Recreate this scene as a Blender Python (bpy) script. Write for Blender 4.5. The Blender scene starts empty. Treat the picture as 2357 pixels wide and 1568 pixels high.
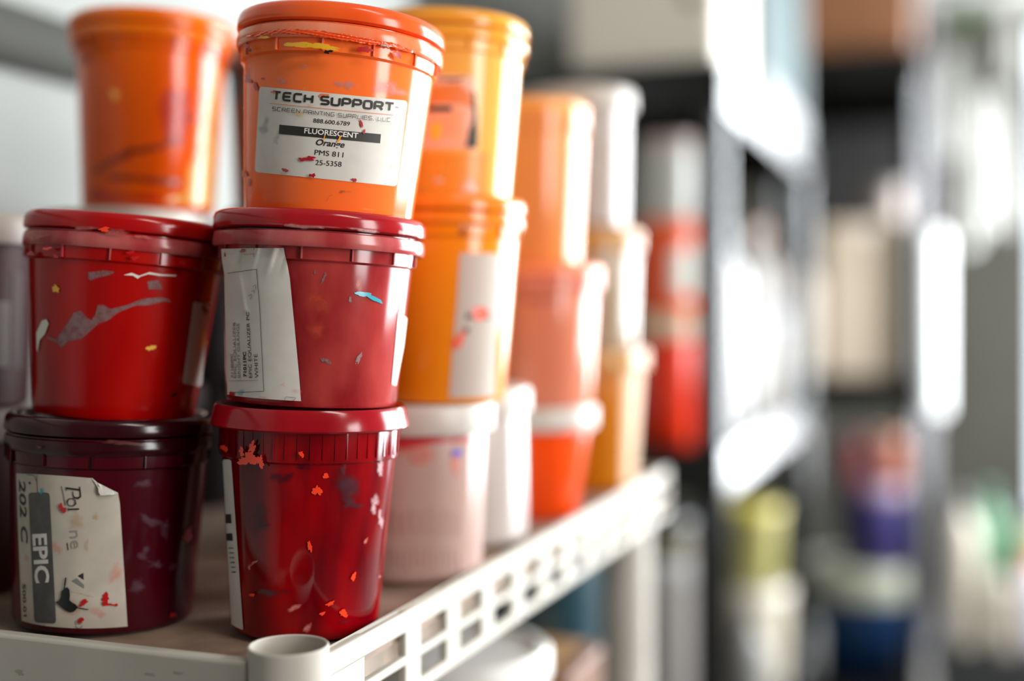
import bpy, bmesh, math, random
import numpy as np
from mathutils import Vector, Matrix

# ------------------------------------------------------------------ scene, camera, world, light
S = bpy.context.scene
C = S.collection
IW, IH, F, HZ, CH = 2357, 1568, 2800.0, 715.0, 1.35      # photo size, focal length in px, horizon row, eye height
YAW = math.radians(20)
ca, sa = math.cos(YAW), math.sin(YAW)

cd = bpy.data.cameras.new('camera')
cam = bpy.data.objects.new('camera', cd)
C.objects.link(cam)
cam.location = (0, 0, CH)
cam.rotation_euler = (math.pi / 2, 0, YAW)
cd.sensor_width = 36
cd.lens = F / IW * 36
cd.shift_y = -(IH / 2 - HZ) / IW
cd.clip_start = 0.05
cd.dof.use_dof = True
cd.dof.focus_distance = 0.652
cd.dof.aperture_fstop = 1.45
S.camera = cam

S.view_settings.view_transform = 'Standard'
S.view_settings.look = 'None'
S.view_settings.gamma = 1
S.view_settings.exposure = 0.33
S.cycles.use_denoising = True
S.cycles.sample_clamp_indirect = 8
S.cycles.max_bounces = 8
S.cycles.caustics_reflective = False
S.cycles.caustics_refractive = False

w = bpy.data.worlds.new('overcast_sky')
S.world = w
w.use_nodes = True
w.node_tree.nodes['Background'].inputs[0].default_value = (0.80, 0.90, 1.0, 1)
w.node_tree.nodes['Background'].inputs[1].default_value = 3.0

def area(name, loc, rot, sx, sy, power, col=(1, 1, 1)):
    l = bpy.data.lights.new(name, 'AREA')
    l.shape = 'RECTANGLE'
    l.size, l.size_y, l.energy, l.color = sx, sy, power, col
    o = bpy.data.objects.new(name, l)
    C.objects.link(o)
    o.location, o.rotation_euler = loc, rot
    return o

# daylight arriving through the window in the right wall and the glazed door at the back
area('window_daylight', (1.72, 3.58, 1.62), (0, math.radians(90), 0), 1.7, 2.75, 330, (0.93, 0.97, 1.0))
area('side_fill_light', (1.72, .30, 1.60), (0, math.radians(90), 0), 1.1, .55, 24, (1.0, 0.97, 0.93))  # added fill for the tub fronts, set where one tub highlight points
area('back_window_daylight', (0.94, 6.13, 1.55), (math.radians(-90), 0, 0), 1.1, 2.2, 160, (0.93, 0.97, 1.0))
# warm overhead fill, added to light the tub fronts
area('front_fill_light', (1.1, 0.0, 2.70), (0, 0, 0), 1.2, 0.25, 15, (1.0, 0.93, 0.84))

# ------------------------------------------------------------------ helpers
def lin(c):
    return tuple((v / 255 / 12.92) if v / 255 <= 0.04045 else ((v / 255 + 0.055) / 1.055) ** 2.4 for v in c)

def cam2w(X, Y, Z):
    return Vector((ca * X - sa * Y, sa * X + ca * Y, Z + CH))

def P(px, py, D):
    return cam2w((px - IW / 2) / F * D, D, (HZ - py) / F * D)

MATS = {}
def mat(name, c, rough=0.45, c2=None, scale=20, stretch=(1, 1, 1), coat=0, alpha=1, emit=0, detail=4, lo=0.35, hi=0.65, metal=0, bump=0, sss=0, ior=1.5):
    if name in MATS:
        return MATS[name]
    m = bpy.data.materials.new(name)
    m.use_nodes = True
    nt = m.node_tree
    b = nt.nodes['Principled BSDF']
    b.inputs['Base Color'].default_value = lin(c) + (1,)
    b.inputs['Roughness'].default_value = rough
    b.inputs['Metallic'].default_value = metal
    b.inputs['Coat Weight'].default_value = coat
    b.inputs['Coat Roughness'].default_value = 0.12
    b.inputs['Alpha'].default_value = alpha
    b.inputs['IOR'].default_value = ior
    if sss:
        b.inputs['Subsurface Weight'].default_value = sss
        b.inputs['Subsurface Radius'].default_value = (0.02, 0.012, 0.008)
        b.inputs['Subsurface Scale'].default_value = 0.4
    if emit:
        b.inputs['Emission Color'].default_value = lin(c) + (1,)
        b.inputs['Emission Strength'].default_value = emit
    if c2 or bump:
        tc = nt.nodes.new('ShaderNodeTexCoord')
        mp = nt.nodes.new('ShaderNodeMapping')
        mp.inputs['Scale'].default_value = stretch
        nz = nt.nodes.new('ShaderNodeTexNoise')
        nz.inputs['Scale'].default_value = scale
        nz.inputs['Detail'].default_value = detail
        nt.links.new(tc.outputs['Object'], mp.inputs['Vector'])
        nt.links.new(mp.outputs['Vector'], nz.inputs['Vector'])
        if c2:
            r = nt.nodes.new('ShaderNodeValToRGB')
            r.color_ramp.elements[0].position, r.color_ramp.elements[1].position = lo, hi
            r.color_ramp.elements[0].color = lin(c) + (1,)
            r.color_ramp.elements[1].color = lin(c2) + (1,)
            nt.links.new(nz.outputs['Fac'], r.inputs['Fac'])
            nt.links.new(r.outputs['Color'], b.inputs['Base Color'])
        if bump:
            bp = nt.nodes.new('ShaderNodeBump')
            bp.inputs['Strength'].default_value = bump
            bp.inputs['Distance'].default_value = 0.002
            nt.links.new(nz.outputs['Fac'], bp.inputs['Height'])
            nt.links.new(bp.outputs['Normal'], b.inputs['Normal'])
    MATS[name] = m
    return m

class MB:
    """collects shapes and links them as one mesh object"""
    def __init__(s):
        s.v, s.f = [], []
    def add(s, vs, fs, mtx=None):
        n = len(s.v)
        s.v += [tuple(mtx @ Vector(p)) for p in vs] if mtx else [tuple(p) for p in vs]
        s.f += [tuple(i + n for i in f) for f in fs]
        return s
    def lathe(s, prof, seg=96, c=(0, 0, 0), ridge=None, mtx=None):
        vs, fs = [], []
        for (r, z) in prof:
            for k in range(seg):
                a = 2 * math.pi * k / seg
                rr = r
                if ridge and ridge[0] <= z <= ridge[1] and r > ridge[3]:
                    rr = r + (ridge[2] if k % 2 else -ridge[2])
                vs.append((c[0] + rr * math.cos(a), c[1] + rr * math.sin(a), c[2] + z))
        for i in range(len(prof) - 1):
            for k in range(seg):
                a, b = i * seg + k, i * seg + (k + 1) % seg
                fs.append((a, b, b + seg, a + seg))
        if prof[0][0] > 1e-5:
            fs.append(tuple(range(seg))[::-1])
        if prof[-1][0] > 1e-5:
            fs.append(tuple(range((len(prof) - 1) * seg, len(prof) * seg)))
        return s.add(vs, fs, mtx)
    def box(s, x0, x1, y0, y1, z0, z1, mtx=None):
        vs = [(x, y, z) for z in (z0, z1) for y in (y0, y1) for x in (x0, x1)]
        return s.add(vs, [(0, 2, 3, 1), (4, 5, 7, 6), (0, 1, 5, 4), (2, 6, 7, 3), (0, 4, 6, 2), (1, 3, 7, 5)], mtx)
    def tube(s, pts, r, seg=12):
        pts = [Vector(p) for p in pts]
        vs, fs = [], []
        for i, p in enumerate(pts):
            t = (pts[min(i + 1, len(pts) - 1)] - pts[max(i - 1, 0)]).normalized()
            u = t.cross(Vector((0.31, 0.2, 0.93))).normalized()
            v = t.cross(u)
            rr = r[i] if isinstance(r, (list, tuple)) else r
            for k in range(seg):
                a = 2 * math.pi * k / seg
                vs.append(p + u * math.cos(a) * rr + v * math.sin(a) * rr)
        for i in range(len(pts) - 1):
            for k in range(seg):
                a, b = i * seg + k, i * seg + (k + 1) % seg
                fs.append((a, b, b + seg, a + seg))
        fs += [tuple(range(seg))[::-1], tuple(range((len(pts) - 1) * seg, len(pts) * seg))]
        return s.add(vs, fs)
    def build(s, name, m, parent=None, bevel=0, smooth=True, angle=38, seg=3):
        me = bpy.data.meshes.new(name)
        me.from_pydata(s.v, [], s.f)
        bm = bmesh.new()
        bm.from_mesh(me)
        bmesh.ops.remove_doubles(bm, verts=bm.verts, dist=1e-6)
        bmesh.ops.recalc_face_normals(bm, faces=bm.faces)
        bm.to_mesh(me)
        bm.free()
        return link(name, me, m, parent, bevel, smooth, angle, seg)

def link(name, me, m, parent=None, bevel=0, smooth=True, angle=38, seg=3):
    if smooth:
        me.shade_smooth()
        me.set_sharp_from_angle(angle=math.radians(angle))
    me.materials.append(m)
    o = bpy.data.objects.new(name, me)
    C.objects.link(o)
    if parent:
        o.parent = parent
    if bevel:
        b = o.modifiers.new('soft_edges', 'BEVEL')
        b.width, b.segments, b.limit_method = bevel, seg, 'ANGLE'
    return o

def tag(o, label=None, cat=None, group=None, kind=None):
    for k, v in (('label', label), ('category', cat), ('group', group), ('kind', kind)):
        if v:
            o[k] = v
    return o

def empty(name, loc, label, cat, group=None, rz=0):
    o = bpy.data.objects.new(name, None)
    o.empty_display_size = 0.02
    C.objects.link(o)
    o.location = loc
    o.rotation_euler = (0, 0, rz)
    return tag(o, label, cat, group)

def struct(o):
    o['kind'] = 'structure'
    return o

# ------------------------------------------------------------------ marks laid on a curved tub wall
def arc_poly(corners, r):
    out, n = [], len(corners)
    for i in range(n):
        p, a, b = (np.array(corners[j], float) for j in (i, i - 1, (i + 1) % n))
        da, db = (a - p) / np.linalg.norm(a - p), (b - p) / np.linalg.norm(b - p)
        for t in np.linspace(0, 1, 6):
            out.append(tuple((1 - t) ** 2 * (p + da * r) + 2 * t * (1 - t) * p + t * t * (p + db * r)))
    return out

def blob(cx, cy, rx, ry, seed=0, rough=0.25, rot=0, n=56):
    rd = random.Random(seed)
    ph = [(rd.uniform(0, 6.28), rd.uniform(0.3, 1) / k ** 0.7, k) for k in (2, 3, 5, 7, 10, 14, 19)]
    out = []
    for i in range(n):
        a = 2 * math.pi * i / n
        q = max(0.25, 1 + rough * sum(w_ * math.sin(k * a + p) for p, w_, k in ph))
        x, y = rx * q * math.cos(a), ry * q * math.sin(a)
        out.append((cx + x * math.cos(rot) - y * math.sin(rot), cy + x * math.sin(rot) + y * math.cos(rot)))
    return out

def stroke(pts, wd, seed=0, jit=0.25, step=5):
    rd = random.Random(seed)
    pts = [np.array(p, float) for p in pts]
    if not isinstance(wd, (list, tuple)):
        wd = [wd] * len(pts)
    q, ww = [], []
    for i in range(len(pts) - 1):
        n = max(1, int(np.linalg.norm(pts[i + 1] - pts[i]) / step))
        for k in range(n):
            t = k / n
            q.append(pts[i] * (1 - t) + pts[i + 1] * t)
            ww.append(wd[i] * (1 - t) + wd[i + 1] * t)
    q.append(pts[-1])
    ww.append(wd[-1])
    L, R = [], []
    for i in range(len(q)):
        d = q[min(i + 1, len(q) - 1)] - q[max(i - 1, 0)]
        d = d / (np.linalg.norm(d) + 1e-9)
        nrm = np.array((d[1], -d[0]))
        L.append(tuple(q[i] + nrm * ww[i] / 2 * (1 + rd.uniform(-jit, jit))))
        R.append(tuple(q[i] - nrm * ww[i] / 2 * (1 + rd.uniform(-jit, jit))))
    return L + R[::-1]

def hexagon_path(corners, rad=0.12):
    """rounds the inner corners of a polyline"""
    out = [corners[0]]
    for i in range(1, len(corners) - 1):
        p, a, b = (np.array(corners[j], float) for j in (i, i - 1, i + 1))
        la, lb = np.linalg.norm(a - p), np.linalg.norm(b - p)
        r = min(rad, la / 2, lb / 2)
        for t in (0, 0.5, 1):
            out.append(tuple((1 - t) ** 2 * (p + (a - p) / la * r) + 2 * t * (1 - t) * p + t * t * (p + (b - p) / lb * r)))
    out.append(corners[-1])
    return out

GL = {'S': [[(1, 1), (0, 1), (0, .5), (1, .5), (1, 0), (0, 0)]], 'C': [[(1, 1), (0, 1), (0, 0), (1, 0)]],
      'R': [[(0, 0), (0, 1)], [(0, 1), (1, 1), (1, .45), (0, .45)], [(.6, .45), (1, 0)]],
      'E': [[(1, 1), (0, 1), (0, 0), (1, 0)], [(0, .5), (.9, .5)]], 'N': [[(0, 0), (0, 1)], [(0, 1), (1, 0)], [(1, 0), (1, 1)]],
      'P': [[(0, 0), (0, 1)], [(0, 1), (1, 1), (1, .4), (0, .4)]], 'I': [[(0, 0), (0, 1)]], 'T': [[(0, 1), (1, 1)], [(.5, 1), (.5, 0)]],
      'G': [[(1, 1), (0, 1), (0, 0), (1, 0), (1, .5), (.55, .5)]], 'U': [[(0, 1), (0, 0), (1, 0), (1, 1)]],
      'L': [[(.1, 1), (.1, 0), (.85, 0)]], 'O': [[(.5, 1), (0, 1), (0, 0), (1, 0), (1, 1), (.5, 1)]],
      'H': [[(0, 0), (0, 1)], [(1, 0), (1, 1)], [(0, .5), (1, .5)]], ',': [[(0.1, .1), (0, -.15)]]}

def square_letters(text, p0, p1, cap, th):
    """wide square lettering: returns px polygons, one list per letter"""
    unit = []
    x = 0
    for ch in text:
        if ch == ' ':
            x += 0.75
            unit.append(None)
            continue
        wd = 0.05 if ch in 'I,' else 1.0
        unit.append((x, wd))
        x += wd + 0.42
    x -= 0.42
    p0, p1 = np.array(p0, float), np.array(p1, float)
    L = np.linalg.norm(p1 - p0)
    d = (p1 - p0) / L
    n = np.array((d[1], -d[0]))
    sx = (L - th) / x
    res = []
    for ch, u in zip(text, unit):
        if not u:
            continue
        polys = []
        for pl in GL[ch]:
            pp = [p0 + d * (th / 2 + (u[0] + q[0] * u[1] * (1 if u[1] > .5 else 1)) * sx) + n * (th / 2 + q[1] * (cap - th)) for q in pl]
            pp = hexagon_path([tuple(q) for q in pp], th * 0.9)
            polys.append(stroke(pp, th, 0, 0, 100))
        res.append((ch, polys))
    return res

FONT_H = None
def font_mesh(txt, bold=0, shear=0, spacing=1):
    cu = bpy.data.curves.new('lettering', 'FONT')
    cu.body, cu.size, cu.offset, cu.shear, cu.space_character, cu.resolution_u = txt, 1, bold, shear, spacing, 3
    o = bpy.data.objects.new('lettering', cu)
    C.objects.link(o)
    dg = bpy.context.evaluated_depsgraph_get()
    me = bpy.data.meshes.new_from_object(o.evaluated_get(dg))
    bpy.data.objects.remove(o)
    bpy.data.curves.remove(cu)
    v = [(p.co.x, p.co.y) for p in me.vertices]
    f = [tuple(p.vertices) for p in me.polygons]
    bpy.data.meshes.remove(me)
    return v, f

def font_px(txt, p0, p1, cap, bold=0, shear=0, spacing=1):
    global FONT_H
    if FONT_H is None:
        FONT_H = max(y for x, y in font_mesh('H')[0])
    v, f = font_mesh(txt, bold, shear, spacing)
    p0, p1 = np.array(p0, float), np.array(p1, float)
    L = np.linalg.norm(p1 - p0)
    d = (p1 - p0) / L
    n = np.array((d[1], -d[0]))
    x0, x1 = min(q[0] for q in v), max(q[0] for q in v)
    return [tuple(p0 + d * (q[0] - x0) / (x1 - x0) * L + n * q[1] / FONT_H * cap) for q in v], f

# ------------------------------------------------------------------ the tubs
class Tub:
    def __init__(s, base, lean, h, RL, Rt, Rb, style, body, lid, band, label, group='ink tubs stacked on the white shelf', zt=None, pitch=0, cat='ink tub', name='ink_tub'):
        s.h, s.RL, s.Rt, s.Rb, s.style = h, RL, Rt, Rb, style
        v = Vector((base[0], base[1], 0)).normalized()
        r = Vector((v.y, -v.x, 0))
        z = Vector((0, 0, 1))
        L = math.radians(lean)
        s.lean = lean
        a, xl = z * math.cos(L) + r * math.sin(L), r * math.cos(L) - z * math.sin(L)
        p = math.radians(pitch)
        a, v = a * math.cos(p) + v * math.sin(p), v * math.cos(p) - a * math.sin(p)
        s.M = Matrix(((xl.x, v.x, a.x, base[0]), (xl.y, v.y, a.y, base[1]), (xl.z, v.z, a.z, base[2]), (0, 0, 0, 1)))
        s.axis, s.right, s.base = a, r, Vector(base)
        s.root = empty(name, (0, 0, 0), label, cat, group)
        s.root.matrix_world = s.M
        s.Mi = np.array(s.M.inverted())
        zl = h - 0.006
        if style == 'A':
            s.zt = zl - 0.018
            MB().lathe([(0, .0012), (Rb - .004, .0012), (Rb - .003, 0), (Rb - .001, .0006), (Rb, .003), (Rt, s.zt), (Rt + .0018, s.zt + .0012), (Rt + .0022, zl - .010), (Rt + .0022, zl - .001), (0, zl - .001)]).build('body', body, s.root)
            RB = RL - .0006
            b = MB().lathe([(Rt + .0023, zl - .0098), (RB - .0006, zl - .0102), (RB, zl - .0094), (RB + .0003, zl - .006), (RB - .0003, zl - .0024), (RB - .0012, zl - .0018), (Rt + .0023, zl - .0018)])
            for k in range(13):
                m = Matrix.Rotation(2 * math.pi * (k + .4) / 13, 4, 'Z')
                b.box(Rt + .0018, Rt + .0034, -.0004, .0004, s.zt + .0014, zl - .0099, m)
            b.build('rim_band', band, s.root)
            MB().lathe([(0, zl - .0006), (Rt + .001, zl - .0006), (RL - .002, zl - .0004), (RL - .0003, zl + .0004), (RL, zl + .0016), (RL - .0002, zl + .006), (RL - .0011, zl + .0086), (RL - .003, zl + .0100), (RL - .005, zl + .0100), (RL - .0066, zl + .0090), (RL - .0078, zl + .0062), (RL - .009, zl + .006), (0, zl + .006)]).build('lid', lid, s.root)
        elif style == 'B':
            s.zt = h - .029
            MB().lathe([(0, .002), (Rb - .007, .002), (Rb - .005, 0), (Rb - .002, .0008), (Rb, .004), (Rt, s.zt), (Rt + .0016, s.zt + .0012), (Rt + .0022, h - .011), (Rt + .0022, h - .003), (0, h - .003)]).build('body', body, s.root)
            b = MB()
            for k in range(48):
                m = Matrix.Rotation(2 * math.pi * k / 48, 4, 'Z')
                b.box(Rt + .001, Rt + .0023, -.0004, .0004, s.zt + .003, h - .011, m)
            b.build('rim_ribs', body, s.root)
            MB().lathe([(0, h - .0025), (Rt + .003, h - .0025), (Rt + .003, h - .011), (RL - .001, h - .0115), (RL, h - .0105), (RL - .0006, h - .0085), (RL - .0022, h - .001), (RL - .0032, h + .0006), (RL - .0055, h + .0006), (RL - .0068, h), (0, h)]).build('lid', lid, s.root)
        else:
            s.zt = h - .019
            MB().lathe([(0, .0012), (Rb - .004, .0012), (Rb - .003, 0), (Rb, .003), (Rt, s.zt + .002), (Rt, h - .004), (0, h - .004)]).build('body', body, s.root)
            MB().lathe([(0, h - .003), (Rt + .001, h - .003), (Rt + .001, h - .0195), (RL - .0004, h - .0195), (RL, h - .0185), (RL, h - .003), (RL - .0008, h - .001), (RL - .0025, h), (0, h)], 240, ridge=(h - .019, h - .002, .00035, RL - .0005)).build('lid', lid, s.root)
        s.zl = zl
        s.WALL = (Rb, .003, Rt, s.zt)
        s.BAND = (RL - .0003, zl - .01, RL - .0003, zl) if style == 'A' else (Rt + .003, 0, Rt + .003, 1)
        s.LID = (RL, zl, RL - .0008, zl + .0086) if style == 'A' else (RL, h - .0105, RL - .0022, h - .001)
        s.COLLAR = (Rt + .0024, 0, Rt + .0024, 1)
        s.lift = 0

    def top(s, nextR=.047, lean=None, shift=0, fwd=0, rim=0):
        dl = abs((s.lean if lean is None else lean) - s.lean)
        f = Vector((-s.right.y, s.right.x, 0))
        return s.base + s.axis * (s.h + rim + nextR * math.sin(math.radians(dl)) + .0003) + s.right * shift + f * fwd

    def proj(s, pts, off=.0003, surf=None):
        R0, z0, R1, z1 = surf or s.WALL
        B = (R1 - R0) / (z1 - z0)
        A = R0 - B * z0 + off
        out = []
        o = s.Mi @ np.array((0, 0, CH, 1))
        for (px, py) in pts:
            q = P(px, py, 1.0) - Vector((0, 0, CH))
            d = s.Mi[:3, :3] @ np.array(q)
            a = d[0] ** 2 + d[1] ** 2 - (B * d[2]) ** 2
            b = 2 * (o[0] * d[0] + o[1] * d[1] - (A + B * o[2]) * B * d[2])
            c = o[0] ** 2 + o[1] ** 2 - (A + B * o[2]) ** 2
            t = (-b - math.sqrt(max(0, b * b - 4 * a * c))) / (2 * a)
            p = o[:3] + d * t
            rr = math.hypot(p[0], p[1])
            zz = max(p[2], .004)
            R = max(1e-4, A + B * zz)
            out.append((p[0] * R / rr, p[1] * R / rr, zz))
        return out

    def mark(s, name, m, polys=(), meshes=(), off=.0003, surf=None, parent=None, maxlen=9, bumps=None, label=None):
        if name == 'ink_smears':                                    # every blot is a part of its own
            for i, pl in enumerate(polys):
                s.mark('ink_smear', m, [pl], off=off + i * .00003, surf=surf, parent=parent, maxlen=6, bumps=bumps, label=label)
            return
        """one mesh that hugs the wall: polygons and lettering given as outlines, cut fine enough to follow the curve"""
        bm = bmesh.new()
        lay = bm.verts.layers.int.new('layer')
        for i, pl in enumerate(polys):
            vs = [bm.verts.new((x, y, 0)) for x, y in pl]
            for q in vs:
                q[lay] = i
            try:
                bm.faces.new(vs)
            except ValueError:
                pass
        bm.normal_update()
        bmesh.ops.triangulate(bm, faces=bm.faces[:], ngon_method='EAR_CLIP')
        for i, (v, f) in enumerate(meshes):
            vs = [bm.verts.new((x, y, 0)) for x, y in v]
            for g in f:
                try:
                    bm.faces.new([vs[k] for k in g])
                except ValueError:
                    pass
        for _ in range(7):
            lg = [e for e in bm.edges if e.calc_length() > maxlen]
            if not lg:
                break
            bmesh.ops.subdivide_edges(bm, edges=lg, cuts=1)
            bm.normal_update()
            bmesh.ops.triangulate(bm, faces=[f for f in bm.faces if len(f.verts) > 3])
        soft = None
        if name == 'ink_smear' and m.get('soft'):
            soft = bm.verts.layers.float.new('soft')
            pg = np.array(polys[0])
            a_, b_ = pg, np.roll(pg, -1, 0)
            ab = b_ - a_
            def edge_dist(x, y):
                p = np.array((x, y))
                t = np.clip(((p - a_) * ab).sum(1) / ((ab * ab).sum(1) + 1e-9), 0, 1)
                return float(np.sqrt((((a_ + ab * t[:, None]) - p) ** 2).sum(1)).min())
            ds = [edge_dist(q.co.x, q.co.y) for q in bm.verts]
            mx = max(max(ds), 1)
            for q, d_ in zip(bm.verts, ds):
                t = min(1, d_ / (mx * m['soft']))
                q[soft] = t * t * (3 - 2 * t)
        for q in bm.verts:
            x, y = q.co.x, q.co.y
            o = off + q[lay] * .00002
            if bumps:
                o += bumps(x, y)
            q.co = Vector(s.proj([(x, y)], o, surf)[0])
        bmesh.ops.recalc_face_normals(bm, faces=bm.faces[:])
        o_ = s.M.to_3x3()
        for f in bm.faces:
            c = f.calc_center_median()
            if f.normal.x * c.x + f.normal.y * c.y < 0:
                f.normal_flip()
        me = bpy.data.meshes.new(name)
        bm.to_mesh(me)
        bm.free()
        o = link(name, me, m, parent or s.root, angle=60)
        if label:
            o['label'] = label
        return o

# ------------------------------------------------------------------ materials
M = {}
M['white_pl'] = mat('white_shelf_plastic', (186, 181, 171), .6, (174, 168, 158), 14, detail=6, ior=1.3)
M['deck'] = mat('stained_deck', (150, 126, 108), .7, (120, 98, 84), 30, detail=8)
M['inner'] = mat('shelf_inner_rib', (190, 170, 150), .6)
M['dirt'] = mat('grey_scuffs', (150, 148, 140), .8, alpha=.35)
M['wall'] = mat('painted_wall', (148, 150, 146), .8, (140, 142, 138), 3)
M['fwall'] = mat('dim_front_wall', (92, 90, 86), .85, (84, 82, 78), 3)
M['dwall'] = mat('dark_olive_wall', (58, 56, 47), .85, (52, 50, 42), 3)
M['floor'] = mat('concrete_floor', (92, 89, 83), .7, (76, 73, 69), 5, detail=8)
M['ceil'] = mat('ceiling_paint', (140, 138, 132), .9)
M['black'] = mat('black_rack_plastic', (6, 5, 4), .2, ior=1.42)
M['edge'] = mat('pale_edge_strip', (112, 112, 112), .7, ior=1.25)
M['paper'] = mat('label_paper', (214, 208, 200), .55, (204, 197, 188), 60, detail=6)
M['ink'] = mat('black_print', (38, 34, 30), .6)
M['greyprint'] = mat('faded_print', (140, 132, 124), .6)
M['rust'] = mat('orange_print', (222, 110, 70), .6)
M['wprint'] = mat('white_print', (232, 226, 218), .6)
M['frame'] = mat('window_frame_white', (225, 225, 222), .5)

# ------------------------------------------------------------------ the room
LX, RX, FY, BY, TOP = -0.82, 1.70, -2.4, 6.10, 2.75
def slab(name, x0, x1, y0, y1, z0, z1, m):
    return struct(MB().box(x0, x1, y0, y1, z0, z1).build(name, m, smooth=False))
slab('floor', -2.1, RX + .1, FY, BY + .1, -.1, 0, M['floor'])
slab('ceiling', -2.1, RX + .1, FY, BY + .1, TOP, TOP + .1, M['ceil'])
slab('wall_left', LX - .10, LX, FY, 1.78, 0, TOP, M['wall'])
slab('wall_far_left', -2.1, -2.0, 1.68, BY, 0, TOP, M['dwall'])
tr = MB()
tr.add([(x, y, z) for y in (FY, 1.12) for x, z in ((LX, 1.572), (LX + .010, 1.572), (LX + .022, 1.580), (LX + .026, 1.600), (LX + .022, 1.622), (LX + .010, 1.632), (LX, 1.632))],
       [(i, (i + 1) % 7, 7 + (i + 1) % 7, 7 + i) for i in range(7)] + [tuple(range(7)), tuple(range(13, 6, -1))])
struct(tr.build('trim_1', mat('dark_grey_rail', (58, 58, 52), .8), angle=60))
slab('wall_recess', -2.0, LX - .10, 1.68, 1.78, 0, TOP, M['dwall'])
slab('wall_front', LX, RX, FY - .1, FY, 0, TOP, M['fwall'])
wb = MB()
wb.box(-2.0, .36, BY, BY + .1, 0, TOP).box(1.52, RX, BY, BY + .1, 0, TOP).box(.36, 1.52, BY, BY + .1, 2.68, TOP)
struct(wb.build('wall_back', M['dwall'], smooth=False))
wr = MB()
wr.box(RX, RX + .1, FY, .0, 0, TOP).box(RX, RX + .1, .60, 2.18, 0, TOP).box(RX, RX + .1, 0, .60, 0, 1.03).box(RX, RX + .1, 0, .60, 2.17, TOP)
wr.box(RX, RX + .1, 4.98, BY + .1, 0, TOP).box(RX, RX + .1, 2.18, 4.98, 0, .75).box(RX, RX + .1, 2.18, 5.22, 2.50, TOP)
struct(wr.build('wall_right', M['wall'], smooth=False))

# ------------------------------------------------------------------ white shelving unit
XS, YS, DK, LP = -0.3005, 0.522, CH - .182, CH - .1745
Y1, XL = 1.335, -0.795
unit = empty('shelving_unit', (XS, YS, 0), 'white plastic shelving unit with lattice lip and open corner socket under the tubs', 'shelving unit')
def upart(mb, name, m, **k):
    o = mb.build(name, m, unit, **k)
    o.location = (-XS, -YS, 0)
    return o
upart(MB().box(XL, XS - .006, YS + .006, Y1, DK - .012, DK), 'deck', M['deck'])
fl = MB().box(XL, XS - .030, YS, YS + .009, LP - .050, LP)
upart(fl, 'front_lip', M['white_pl'], bevel=.002)
rx, ry = -0.3155, 0.5375                                           # the corner socket
rr = .0203
sock = MB().lathe([(rr - .0016, CH - .205), (rr - .0016, CH - .1690), (rr - .0011, CH - .1684), (rr - .0005, CH - .1684), (rr, CH - .1690), (rr, CH - .230), (rr - .0016, CH - .230)], 64, (rx, ry, 0))
sock.lathe([(0, CH - .205), (rr - .001, CH - .205)], 64, (rx, ry, 0))
upart(sock, 'corner_socket', M['white_pl'])
lat = MB()
ylat0, ylat1 = YS + .022, Y1
zt, zb = LP - .001, LP - .0535
rails = [(zt - .0125, zt), (zt - .0315, zt - .0262), (zb, zb + .0072)]
for a, b in rails:
    lat.box(XS - .005, XS, ylat0, ylat1, a, b)
yb = [.562 + .0 ] + [.658 + .0615 * k for k in range(11)]
lat.box(XS - .005, XS - .0006, ylat0, ylat0 + .05, zb, zt)
for yc in yb[1:]:
    lat.box(XS - .006, XS - .0006, yc - .012, min(yc + .010, Y1), zb, zt)
upart(lat, 'side_lip', M['white_pl'], bevel=.0012)
upart(MB().box(XS - .034, XS - .028, YS + .03, Y1, zb + .004, DK - .012), 'inner_rib', M['inner'])
upart(MB().box(XL, XS, Y1 - .004, Y1 + .002, zb, LP - .003), 'far_lip', M['white_pl'], bevel=.001)
for px_, py_, r_ in ((rx, ry, .0185), (-.338, 1.292, .0275), (XL + .03, ry, .02), (XL + .03, 1.292, .0275)):
    pm = MB().lathe([(r_, 0), (r_, DK - .0125 if r_ > .0186 else CH - .231)], 48, (px_, py_, 0))
    upart(pm, 'post', M['white_pl'])
LZ = CH - .62
upart(MB().box(XL + .002, XS - .002, YS + .002, Y1, LZ - .04, LZ), 'lower_deck', M['white_pl'], bevel=.003)
# scuffs on the front lip
rd = random.Random(4)
for k in range(14):
    x, z = rd.uniform(-.52, -.36), rd.uniform(LP - .045, LP - .004)
    pl = blob(x, z, rd.uniform(.001, .004), rd.uniform(.0006, .0016), k, .4, n=14)
    upart(MB().add([(a, YS - .0002, b) for a, b in pl], [tuple(range(14))]), 'scuff', M['dirt'], smooth=False)

# ------------------------------------------------------------------ colours of the tubs
def inkmat(name, c, c2, rough=.3, scale=14, coat=.35, stretch=(1, 1, .4), sss=0.0):
    return mat(name, c, rough * .5, c2, scale, stretch, coat=0, detail=6, sss=sss, ior=1.42)
deep = inkmat('deep_red_ink', (156, 2, 12), (92, 0, 8), .16, 42, .8, (1, 1, .25))
deeplid = inkmat('deep_red_lid', (158, 14, 28), (134, 8, 20), .3)
red = inkmat('cloudy_red', (130, 18, 26), (168, 58, 54), .3, 38, .3, (1, 1, .5))
redlid = inkmat('red_lid', (172, 24, 32), (150, 18, 26), .3)
redband = inkmat('pinkish_band', (190, 104, 100), (160, 50, 54), .35, 40)
orange = inkmat('bright_orange', (255, 118, 50), (255, 112, 46), .28, 10)
orangelid = inkmat('bright_orange_lid', (252, 100, 38), (240, 84, 30), .35, 40)
orangeband = inkmat('smeared_orange_band', (240, 150, 118), (240, 110, 60), .3, 45)
burg = inkmat('burgundy', (74, 2, 16), (54, 2, 12), .3, 16)
burglid = inkmat('burgundy_lid', (50, 5, 12), (38, 3, 8), .35)
red2 = inkmat('strong_red', (150, 0, 4), (176, 14, 8), .33, 20)
red2lid = inkmat('strong_red_lid', (172, 4, 8), (158, 20, 22), .35, 50)
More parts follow.
